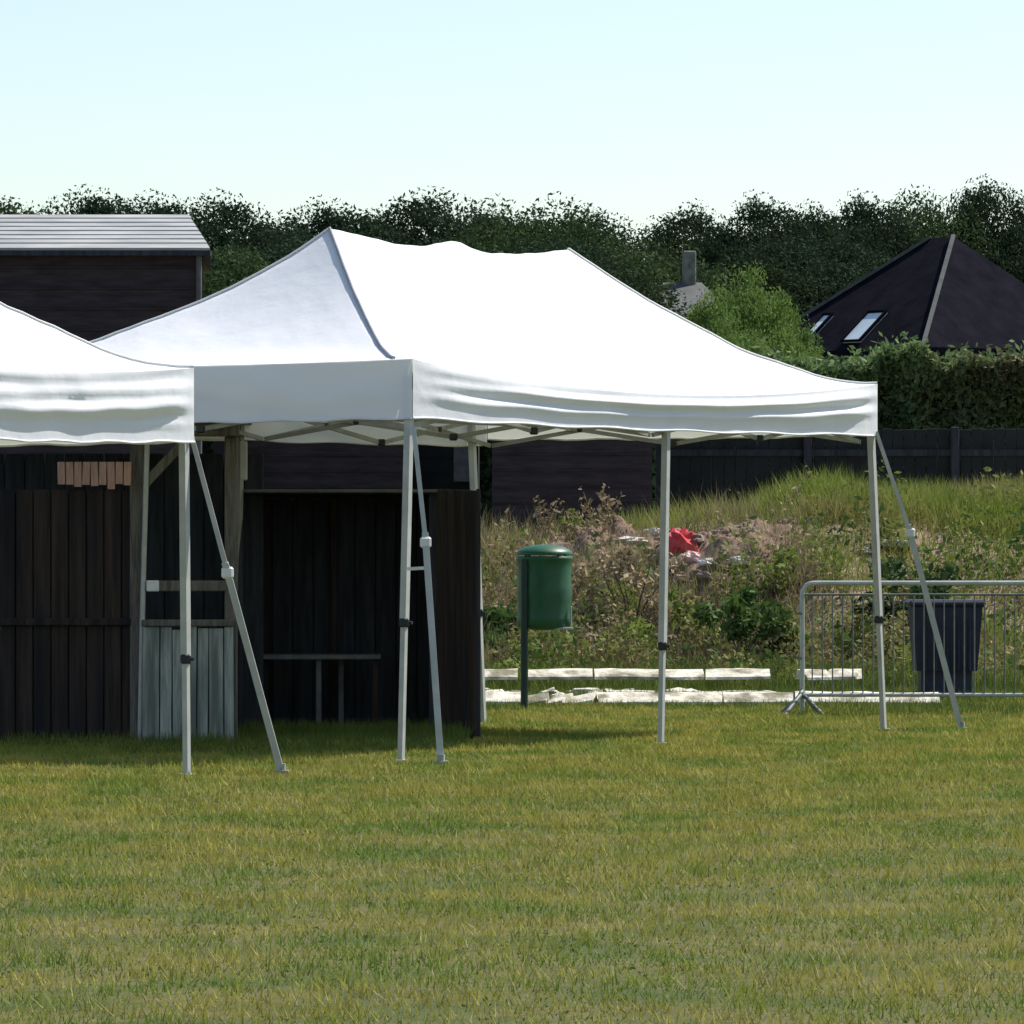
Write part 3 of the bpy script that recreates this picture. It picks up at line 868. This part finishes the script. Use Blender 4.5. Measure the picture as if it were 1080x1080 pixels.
# ------------------------------------------------------------------ green bin on a post
Yn = 45.0; s_ = Yn/F
cxn = gx(574, Yn)
t = thing('litter_bin', (cxn, Yn, 0), 'round dark green litter bin mounted on a post', 'bin')
zb, zt_ = gz(664, Yn), gz(588, Yn)
rb = 28.5*s_
b = MB()
prof = [(rb*.80, zb), (rb*.93, zb+.015)]
for k in range(9):
    z = zb+.03+(zt_-zb-.05)*k/8
    prof += [(rb*(1.0 if k % 4 else 1.035), z)]
prof += [(rb*1.05, zt_-.012), (rb*1.05, zt_+.008), (rb*.95, zt_+.01)]
b.lathe(prof, (cxn, Yn, 0), 32); b.build('body', M['bin_green'], t)
b = MB()
zl = zt_+.02
b.lathe([(rb*1.04, zl), (rb*1.06, zl+.01), (rb*.98, zl+.035), (rb*.75, zl+.065), (rb*.4, zl+.082), (rb*.08, zl+.086)], (cxn, Yn, 0), 32)
b.build('lid', M['bin_green'], t)
b = MB()
for a in (.6, 2.2, 3.9, 5.3):
    b.bar((cxn+math.cos(a)*rb*.93, Yn+math.sin(a)*rb*.93, zt_-.03), (cxn+math.cos(a)*rb*.93, Yn+math.sin(a)*rb*.93, zl+.02), .02, .012)
b.build('lid_strut', M['bin_dark'], t)
xp = gx(553, Yn); yp = Yn-.17
b = MB(); b.bar((xp, yp, 0), (xp, yp, zt_-.02), .06, n=12); b.build('post', M['bin_dark'], t)
b = MB()
for z in (zb+.12, zt_-.1): b.cbox((xp+.03, yp+.02, z), (.10, .07, .035), None, .005)
b.build('clamp', M['bin_dark'], t)
b = MB()
b.cbox((cxn+rb*.70, Yn-rb*.72, zb+.012), (.16, .02, .02), None, .004)
b.cbox((cxn+rb*.99, Yn-rb*.5, zb+.10), (.014, .02, .18), None, .004)
b.build('hinge_bar', M['galv'], t)

# ------------------------------------------------------------------ crowd barrier
Yc = 43.4
def barrier(px0, label):
    x0 = gx(px0, Yc); x1 = x0+2.3
    t = thing('crowd_barrier', (x0, Yc, 0), label, 'barrier')
    zt, zb = gz(615, Yc), gz(733, Yc)
    b = MB(); r = .09; pts = [(x0, Yc, zb-.12), (x0, Yc, zt-r)]
    for k in range(1, 6):
        a = math.pi/2*k/6; pts.append((x0+r-r*math.cos(a), Yc, zt-r+r*math.sin(a)))
    pts += [(x0+r, Yc, zt), ((x0+x1)/2, Yc, zt), (x1-r, Yc, zt)]
    for k in range(1, 6):
        a = math.pi/2*k/6; pts.append((x1-r+r*math.sin(a), Yc, zt-r+r*math.cos(a)))
    pts += [(x1, Yc, zt-r), (x1, Yc, zb-.12)]
    b.tube(pts, .019, 10); b.build('frame', M['galv'], t)
    b = MB(); b.bar((x0, Yc, zb), (x1, Yc, zb), .03, n=8); b.build('bottom_rail', M['galv'], t)
    b = MB(); b.bar((x0, Yc, zt-.09), (x1, Yc, zt-.09), .018, n=8); b.build('upper_rail', M['galv_dull'], t)
    k = 1; n_ = 29
    while k < n_:
        xx = x0+(x1-x0)*k/n_
        q = MB(); q.bar((xx, Yc, zb), (xx, Yc, zt-.09), .011, n=6); q.build('upright_bar', M['galv_dull'], t); k += 1
    for xx in (x0, x1-.0):
        q = MB()
        q.tube([(xx-.15, Yc-.26, .012), (xx-.02, Yc-.06, .16), (xx, Yc, .20), (xx+.02, Yc+.06, .16), (xx+.15, Yc+.26, .012)], .019, 8)
        q.tube([(xx+.15, Yc-.24, .012), (xx+.02, Yc-.05, .15), (xx-.02, Yc+.05, .15), (xx-.15, Yc+.24, .012)], .015, 8)
        q.build('foot', M['galv_dull'], t)
    for z in (.45, .8):
        q = MB(); q.tube([(x0, Yc-.02, z), (x0-.05, Yc-.02, z), (x0-.06, Yc-.02, z+.05)], .009, 6); q.build('hook', M['galv_dull'], t)
barrier(846, 'galvanised steel crowd barrier standing on the grass at the right')

# ------------------------------------------------------------------ sheds and shade boards behind the bank
def shed(name, px0, px1, Y, ptop, depth, label, m, pitch=.25, over=.1, roofm=None, cat='shed', base=0):
    x0, x1 = gx(px0, Y), gx(px1, Y); zt = gz(ptop, Y)
    t = thing(name, ((x0+x1)/2, Y, 0), label, cat)
    b = MB(); b.box((x0, Y, base), (x1, Y+depth, zt)); w = b.build('wall', m, t)
    c = MB(); k = 0
    zc = .1
    while zc < zt-.05:
        c.cbox(((x0+x1)/2, Y-.012, zc), (x1-x0-.02, .02, .012)); zc += .19
    c.build('cladding', m, w)
    r = MB(); h = depth*pitch
    r.add([(x0-over,Y-over,zt+.01),(x1+over,Y-over,zt+.01),(x1+over,Y+depth+over,zt+h),(x0-over,Y+depth+over,zt+h),
           (x0-over,Y-over,zt+.13),(x1+over,Y-over,zt+.13),(x1+over,Y+depth+over,zt+h+.12),(x0-over,Y+depth+over,zt+h+.12)],
          ((0,3,2,1),(4,5,6,7),(0,1,5,4),(1,2,6,5),(2,3,7,6),(3,0,4,7)))
    r.build('roof', roofm or M['roof_dark'], t)
    return t
shed('shed', 225, 430, 66, 420, 3, 'dark brown shed seen above the black stall', M['shed_wall'], .05)
shed('shed', 519, 688, 65.2, 418, 3, 'dark brown clad shed behind the bank and green bin', M['shed_wall'], .05)
shed('container', 434, 504, 67, 430, 3, 'dark green black container between the two brown sheds', M['shed_dark'], .03, .03)
b = MB(); x = gx(487, 66.9); b.cbox((x, 66.9, 2.35), (.20, .04, .55), None, .01)
tag(b.build('sign_board', M['table_grey']), 'blank grey green board on the dark container', 'board')

# tall barn upper left
Yh = 64.0
x1 = gx(214, Yh); x0 = gx(-140, Yh); zt = gz(262, Yh)
t = thing('barn', ((x0+x1)/2, Yh, 0), 'tall dark brown barn with pale grey roof at the upper left', 'barn')
b = MB(); k_ = (Yh+6)/Yh; b.add([(x0,Yh,0),(x1,Yh,0),(x1*k_,Yh+6,0),(x0*k_,Yh+6,0),(x0,Yh,zt),(x1,Yh,zt),(x1*k_,Yh+6,zt),(x0*k_,Yh+6,zt)], ((0,3,2,1),(4,5,6,7),(0,1,5,4),(1,2,6,5),(2,3,7,6),(3,0,4,7))); w = b.build('wall', M['shed_wall'], t)
b = MB(); zc = .2
while zc < zt-.1:
    b.cbox(((x0+x1)/2, Yh-.014, zc), (x1-x0-.02, .024, .014)); zc += .24
b.build('cladding', M['shed_wall'], w)
b = MB(); xe = gx(222, Yh)
zr = gz(226, Yh+1.4)
prof = 8
for k in range(prof):       # overlapping courses of pale sheet rising to the back with a hipped end
    f0, f1 = k/prof, (k+1)/prof
    ya, yb = Yh-.15+1.6*f0, Yh-.15+1.6*f1
    za, zb2 = zt+(zr-zt)*f0+.012*(k > 0), zt+(zr-zt)*f1
    xa, xb = xe-.34*f0, xe-.34*f1
    b.add([(x0-.1,ya,za),(xa,ya,za),(xb,yb,zb2),(x0-.1,yb,zb2),(x0-.1,ya,za-.03),(xa,ya,za-.03)], ((0,1,2,3),(4,5,1,0)))
b.add([(xe,Yh-.15,zt),(xe*1.09,Yh+6.1,zt),((xe-.34)*1.07,Yh+4.5,zr),(xe-.34,Yh+1.45,zr)], ((0,1,2,3),))
b.add([(x0-.1,Yh+1.45,zr),(xe-.34,Yh+1.45,zr),((xe-.34)*1.07,Yh+4.5,zr),(x0-.1,Yh+4.5,zr),(x0-.1,Yh+6.1,zt),(xe*1.09,Yh+6.1,zt)], ((0,1,2,3),(3,2,5,4)))
b.build('roof', M['roof_pale'], t)
b = MB(); b.box((x0-.1, Yh-.17, zt-.09), (xe+.01, Yh-.005, zt-.035)); b.build('gutter', M['board_black'], t)
b = MB(); b.bar((gx(210, Yh), Yh-.05, 0), (gx(210, Yh), Yh-.05, zt-.09), .07, n=10); b.build('downpipe', M['rail_grey'], t)

# made-up dark boards standing in for the shade under the right hedge
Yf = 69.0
t = thing('hedge_shade_boards', (gx(830, Yf), Yf, 0), 'made-up dark boards standing in for the shade under the hedge', 'shade boards')
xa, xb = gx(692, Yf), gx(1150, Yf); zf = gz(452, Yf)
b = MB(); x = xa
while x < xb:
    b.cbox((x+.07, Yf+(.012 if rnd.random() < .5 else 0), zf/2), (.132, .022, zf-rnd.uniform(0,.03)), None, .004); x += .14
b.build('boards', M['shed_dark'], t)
x = xa+.05
while x < xb:
    q = MB(); q.cbox((x, Yf-.06, zf/2), (.10, .08, zf+.04), None, .008); q.build('shade_post', M['board_black'], t); x += 1.83
for z in (.5, zf-.3):
    q = MB(); q.cbox(((xa+xb)/2, Yf-.027, z), (xb-xa, .028, .08)); q.build('rail', M['board_black'], t)

# ------------------------------------------------------------------ houses far behind
# hipped slate roof with two skylights, upper right
th = R(54); u = Vector((math.cos(th), -math.sin(th), 0)); pr = Vector((math.sin(th), math.cos(th), 0)); tanp = .866
Yo = 180.0
E1 = Vector((gx(784, Yo), Yo, gz(374, Yo)))
Lh = 9.0; Dh = 8.6
t = thing('slate_roof_house', (E1.x, E1.y, 0), 'house with steep dark slate roof and two skylights at upper right', 'house')
E2 = E1+u*Lh; E3 = E2+pr*Dh; E4 = E1+pr*Dh
hr = Dh/2
R1 = E1+pr*hr+u*min(hr, Lh/2-.2)+Vector((0,0,hr*tanp)); R2 = E2+pr*hr-u*min(hr, Lh/2-.3)*.85+Vector((0,0,hr*tanp))
b = MB(); b.add([E1,E2,E3,E4,R1,R2], ((0,1,5,4),(2,3,4,5),(1,2,5),(3,0,4)))
b.add([v-Vector((0,0,.25)) for v in (E1,E2,E3,E4)], ((0,3,2,1),))
for a_, c_ in ((E1,E2),(E2,E3),(E3,E4),(E4,E1)):
    b.add([a_-Vector((0,0,.25)), c_-Vector((0,0,.25)), c_, a_], ((0,1,2,3),))
rf = b.build('roof', M['roof_dark'], t)
b = MB(); i_ = .5
c1, c2, c3, c4 = E1+u*i_+pr*i_, E2-u*i_+pr*i_, E3-u*i_-pr*i_, E4+u*i_-pr*i_
zt = E1.z-.26
vs = [Vector((c.x, c.y, 0)) for c in (c1,c2,c3,c4)]+[Vector((c.x, c.y, zt)) for c in (c1,c2,c3,c4)]
b.add(vs, ((0,1,5,4),(1,2,6,5),(2,3,7,6),(3,0,4,7),(4,5,6,7))); b.build('wall', M['render_wall'], t)
b = MB(); b.bar(E2+Vector((0,0,.05)), R2+Vector((0,0,.05)), .12, .08); b.build('hip_trim', M['roof_grey'], t)
b = MB(); b.bar(E1+Vector((0,0,.05)), R1+Vector((0,0,.05)), .18, .1); b.build('hip_trim', M['roof_grey'], t)
slope = (pr+Vector((0,0,tanp))).normalized(); nrm = u.cross(slope).normalized()
if nrm.z < 0: nrm = -nrm
def on_roof(px, py):
    """point of the front roof plane seen at that place"""
    dr = Vector(((px-540)/F, 1, (570-py)/F)); o = Vector((0,0,EYE))
    s = (E1-o).dot(nrm)/dr.dot(nrm)
    return o+dr*s
for (px, py, wdt, lng) in ((889, 362, .9, 1.45), (846, 360, .45, 1.25)):
    o_ = on_roof(px, py); cc = [o_, o_+u*wdt, o_+u*wdt+slope*lng, o_+slope*lng]
    q = MB(); vs = [c+nrm*.08 for c in cc]; q.add(vs+[c-nrm*.02 for c in cc], ((0,1,2,3),(0,4,5,1),(1,5,6,2),(2,6,7,3),(3,7,4,0)))
    sk = q.build('skylight', M['glass'], t)
    q = MB()
    for k in range(4): q.bar(cc[k]+nrm*.09, cc[(k+1) % 4]+nrm*.09, .09, .08)
    q.build('frame', M['roof_dark'], sk)

def gable_house(px0, px1, Y, pe, prg, depth, label, roofm, chimney=None):
    x0, x1 = gx(px0, Y), gx(px1, Y); ze = gz(pe, Y); zr = gz(prg, Y+depth/2)
    t = thing('grey_roof_house', ((x0+x1)/2, Y, 0), label, 'house')
    b = MB(); b.box((x0, Y, 0), (x1, Y+depth, ze)); b.add([(x0,Y,ze),(x0,Y+depth,ze),(x0,Y+depth/2,zr-.1)], ((0,2,1),)); pass
    b.build('wall', M['render_wall'], t)
    b = MB(); o = .3
    b.add([(x0-o,Y-o,ze-.1),(x1+o,Y-o,ze-.1),(x1-.8,Y+depth/2,zr),(x0-o,Y+depth/2,zr),(x0-o,Y+depth+o,ze-.1),(x1+o,Y+depth+o,ze-.1)], ((0,1,2,3),(3,2,5,4),(1,5,2)))
    r_ = b.build('roof', roofm, t)
    if chimney:
        b = MB(); cx_ = gx(chimney, Y+depth/2); b.cbox((cx_, Y+depth/2, zr+.25), (.32,.32,1.0), None, .03); b.build('chimney', M['stone_grey'], r_)
gable_house(655, 782, 128, 350, 298, 7, 'house with plain grey tiled roof showing among the trees', M['roof_grey'], 727)

# ------------------------------------------------------------------ trees, bushes, hedge
def tree_mesh(H, rx, rz, ncl, nl, cr, size, m, trunk_r, seed):
    """returns (crown mesh object data, trunk mesh data) with base at the origin"""
    c = (0, 0, H-rz)
    P = cloud(c, (rx, rx, rz), ncl, nl, cr, core=.42)
    cr_ = leaves(P, size)
    b = MB(); r = random.Random(seed)
    b.tube([(0,0,-.1), (.05,0,H*.2), (-.05,.05,H*.45), (.05,0,H*.8)], trunk_r, 8, trunk_r*.3)
    for k in range(9):
        a = r.uniform(0,6.28); z = H*r.uniform(.25,.6)
        e = Vector((math.cos(a)*rx*.75, math.sin(a)*rx*.75, z+H*r.uniform(.1,.28)))
        b.tube([(0,0,z), Vector((0,0,z)).lerp(e,.5)+Vector((0,0,-.1)), e], trunk_r*.4, 6, trunk_r*.1)
    return cr_, b
protos = {}
def tree(kind, x, y, H, rz, label, group, sc=1.0):
    spec = {'dark': (11, 4.1, 4.2, 230, 120000, .72, .060, M['leaf_dark'], .28),
            'mid': (10, 3.7, 4.0, 170, 95000, .66, .058, M['leaf_mid'], .25),
            'pale': (7, 2.6, 2.5, 110, 42000, .42, .050, M['leaf_light'], .14)}[kind]
    t = thing('broadleaf_tree', (x, y, 0), label, 'tree', group)
    t.rotation_euler.z = rz
    s = H/spec[0]; t.scale = (s*sc, s*sc, s)
    if kind not in protos:
        cr_, b = tree_mesh(*spec, seed=len(protos)+3)
        c = bulk('crown', cr_, 4, spec[7]); tr = b.build('trunk', M['bark'])
        protos[kind] = (c, tr); c.parent = t; tr.parent = t
    else:
        for src in protos[kind]:
            c = src.copy(); COL.objects.link(c); c.parent = t
    return t
row = [(235, 112, 205, 'dark'), (292, 124, 228, 'dark'), (342, 116, 212, 'dark'), (398, 128, 226, 'dark'), (452, 118, 202, 'dark'),
       (508, 130, 219, 'dark'), (560, 120, 230, 'dark'), (618, 142, 222, 'dark'), (572, 112, 204, 'mid'), (735, 209, 216, 'dark'),
       (795, 208, 206, 'dark'), (850, 212, 216, 'dark'), (905, 214, 205, 'dark'), (960, 222, 196, 'mid'), (1035, 225, 190, 'dark'),
       (165, 118, 206, 'dark'), (95, 124, 200, 'dark'), (25, 118, 208, 'mid'), (-35, 126, 200, 'dark'), (1100, 228, 214, 'dark')]
spot = ['just right of the barn roof', 'between the barn and the first roof peak', 'directly above the first peak of the large tent', 'just right of the first tent peak',
        'left of the middle roof bump', 'right of the middle roof bump', 'left of the second tent peak', 'just right of the second tent peak',
        'left of the grey tiled house', 'behind the grey house chimney', 'behind the pale green bush', 'left of the slate roof', 'behind the slate roof, left side',
        'behind the slate roof, at its ridge', 'beyond the slate roof at the right edge', 'behind the right part of the barn', 'behind the middle of the barn',
        'behind the left part of the barn', 'at the far left edge of the view', 'at the far right edge of the view']
for i, (px, Y, top, kind) in enumerate(row):
    H = gz(top, Y)
    tree(kind, gx(px, Y), Y, H, rnd.uniform(0,6.28), ('tall dark green tree ' if kind == 'dark' else 'tall mid green tree ')+spot[i], 'tall trees behind the tents', .8 if Y > 200 else 1.0)
# second, lower row closing the gaps
row2 = [(260, 100, 262), (325, 104, 268), (420, 106, 272), (480, 101, 276), (540, 104, 280), (590, 101, 276), (562, 104, 290), (838, 204, 250), (668, 150, 262), (770, 206, 256), (880, 207, 250)]
row2 = [(px_, Y_, min(t_, 252) if px_ < 690 else t_) for px_, Y_, t_ in row2]
sp2 = ['beside the barn downpipe', 'left of the first tent peak', 'right of the first tent peak', 'under the middle roof bump', 'between bump and second peak', 'at the second tent peak',
       'right of the second tent peak', 'between the pale bush and the slate roof', 'behind the grey tiled roof', 'right of the grey chimney', 'behind the slate roof corner']
for i, (px, Y, top) in enumerate(row2):
    H = gz(top, Y)
    tree('dark' if i % 4 else 'mid', gx(px, Y), Y, H, rnd.uniform(0,6.28), 'lower dense tree ' + sp2[i], 'lower trees behind the tents', 1.15)
# pale green young trees
for (px, Y, top, l) in ((804, 90, 300, 'pale green young tree just left of the small skylight'), (780, 84, 276, 'pale green young tree with ragged crown left of the slate roof'), (780, 86, 312, 'smaller pale green young tree in front of the grey house'),
                        (752, 88, 336, 'lowest pale green bush peeping over the tent roof slope'), (768, 82, 328, 'dense pale green bush at the foot of the ragged young tree')):
    tree('pale', gx(px, Y), Y, gz(top, Y), rnd.uniform(0,6.28), l, 'pale green young trees', .56)

# hedge
def hedge(name, px0, px1, Y, top0, top1, dep, n, size, m, label, seed):
    x0, x1 = gx(px0, Y), gx(px1, Y)
    t = thing(name, ((x0+x1)/2, Y, 0), label, 'hedge')
    def tz(x):
        f = (x-x0)/(x1-x0)
        return gz(top0+(top1-top0)*f, Y)+.34*noise.noise(Vector((x*1.1, seed, 0)))+.18*noise.noise(Vector((x*3.3, seed, 5)))
    x = rs.uniform(x0, x1, n); f = rs.uniform(0, 1, n)
    top = np.array([tz(a) for a in x])
    z = top*(1-(1-f)**1.3*0) ; z = rs.uniform(.05, 1, n)**.8*top
    fr = np.array([noise.noise(Vector((a*1.2, b*1.2, seed+2)))*.45+noise.noise(Vector((a*3, b*3, seed)))*.2 for a, b in zip(x, z)])
    y = Y - fr - .15 + np.abs(rs.normal(0, .16, n))
    k = rs.uniform(0, 1, n) < .38
    y[k] = Y+rs.uniform(-.3, dep, k.sum()); z[k] = top[k]-np.abs(rs.normal(0, .14, k.sum()))
    z += (rs.uniform(0,1,n) < .04)*rs.uniform(0, .25, n)
    bulk('foliage', leaves(np.stack([x,y,z],1), size), 4, m, t)
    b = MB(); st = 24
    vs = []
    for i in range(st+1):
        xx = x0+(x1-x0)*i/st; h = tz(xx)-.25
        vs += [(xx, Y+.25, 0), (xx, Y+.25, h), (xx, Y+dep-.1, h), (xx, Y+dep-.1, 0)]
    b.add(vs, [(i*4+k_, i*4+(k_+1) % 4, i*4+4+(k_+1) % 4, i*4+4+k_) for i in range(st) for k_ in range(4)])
    b.build('light_block_box', M['hedge_core'], t)  # solid dark box added inside the foliage to block light
hedge('hedge', 690, 1130, 72, 380, 376, 2.4, 60000, .055, M['leaf_hedge'], 'long green clipped hedge behind the dark shade boards at the right', 4)
hedge('hedge', -60, 700, 92, 330, 352, 2, 30000, .09, M['leaf_dark'], 'dark green hedge behind the sheds, seen beside the barn', 9)
hedge('hedge', 700, 1200, 98, 376, 380, 2, 20000, .09, M['leaf_mid'], 'mid green hedge behind the pale green young trees', 14)
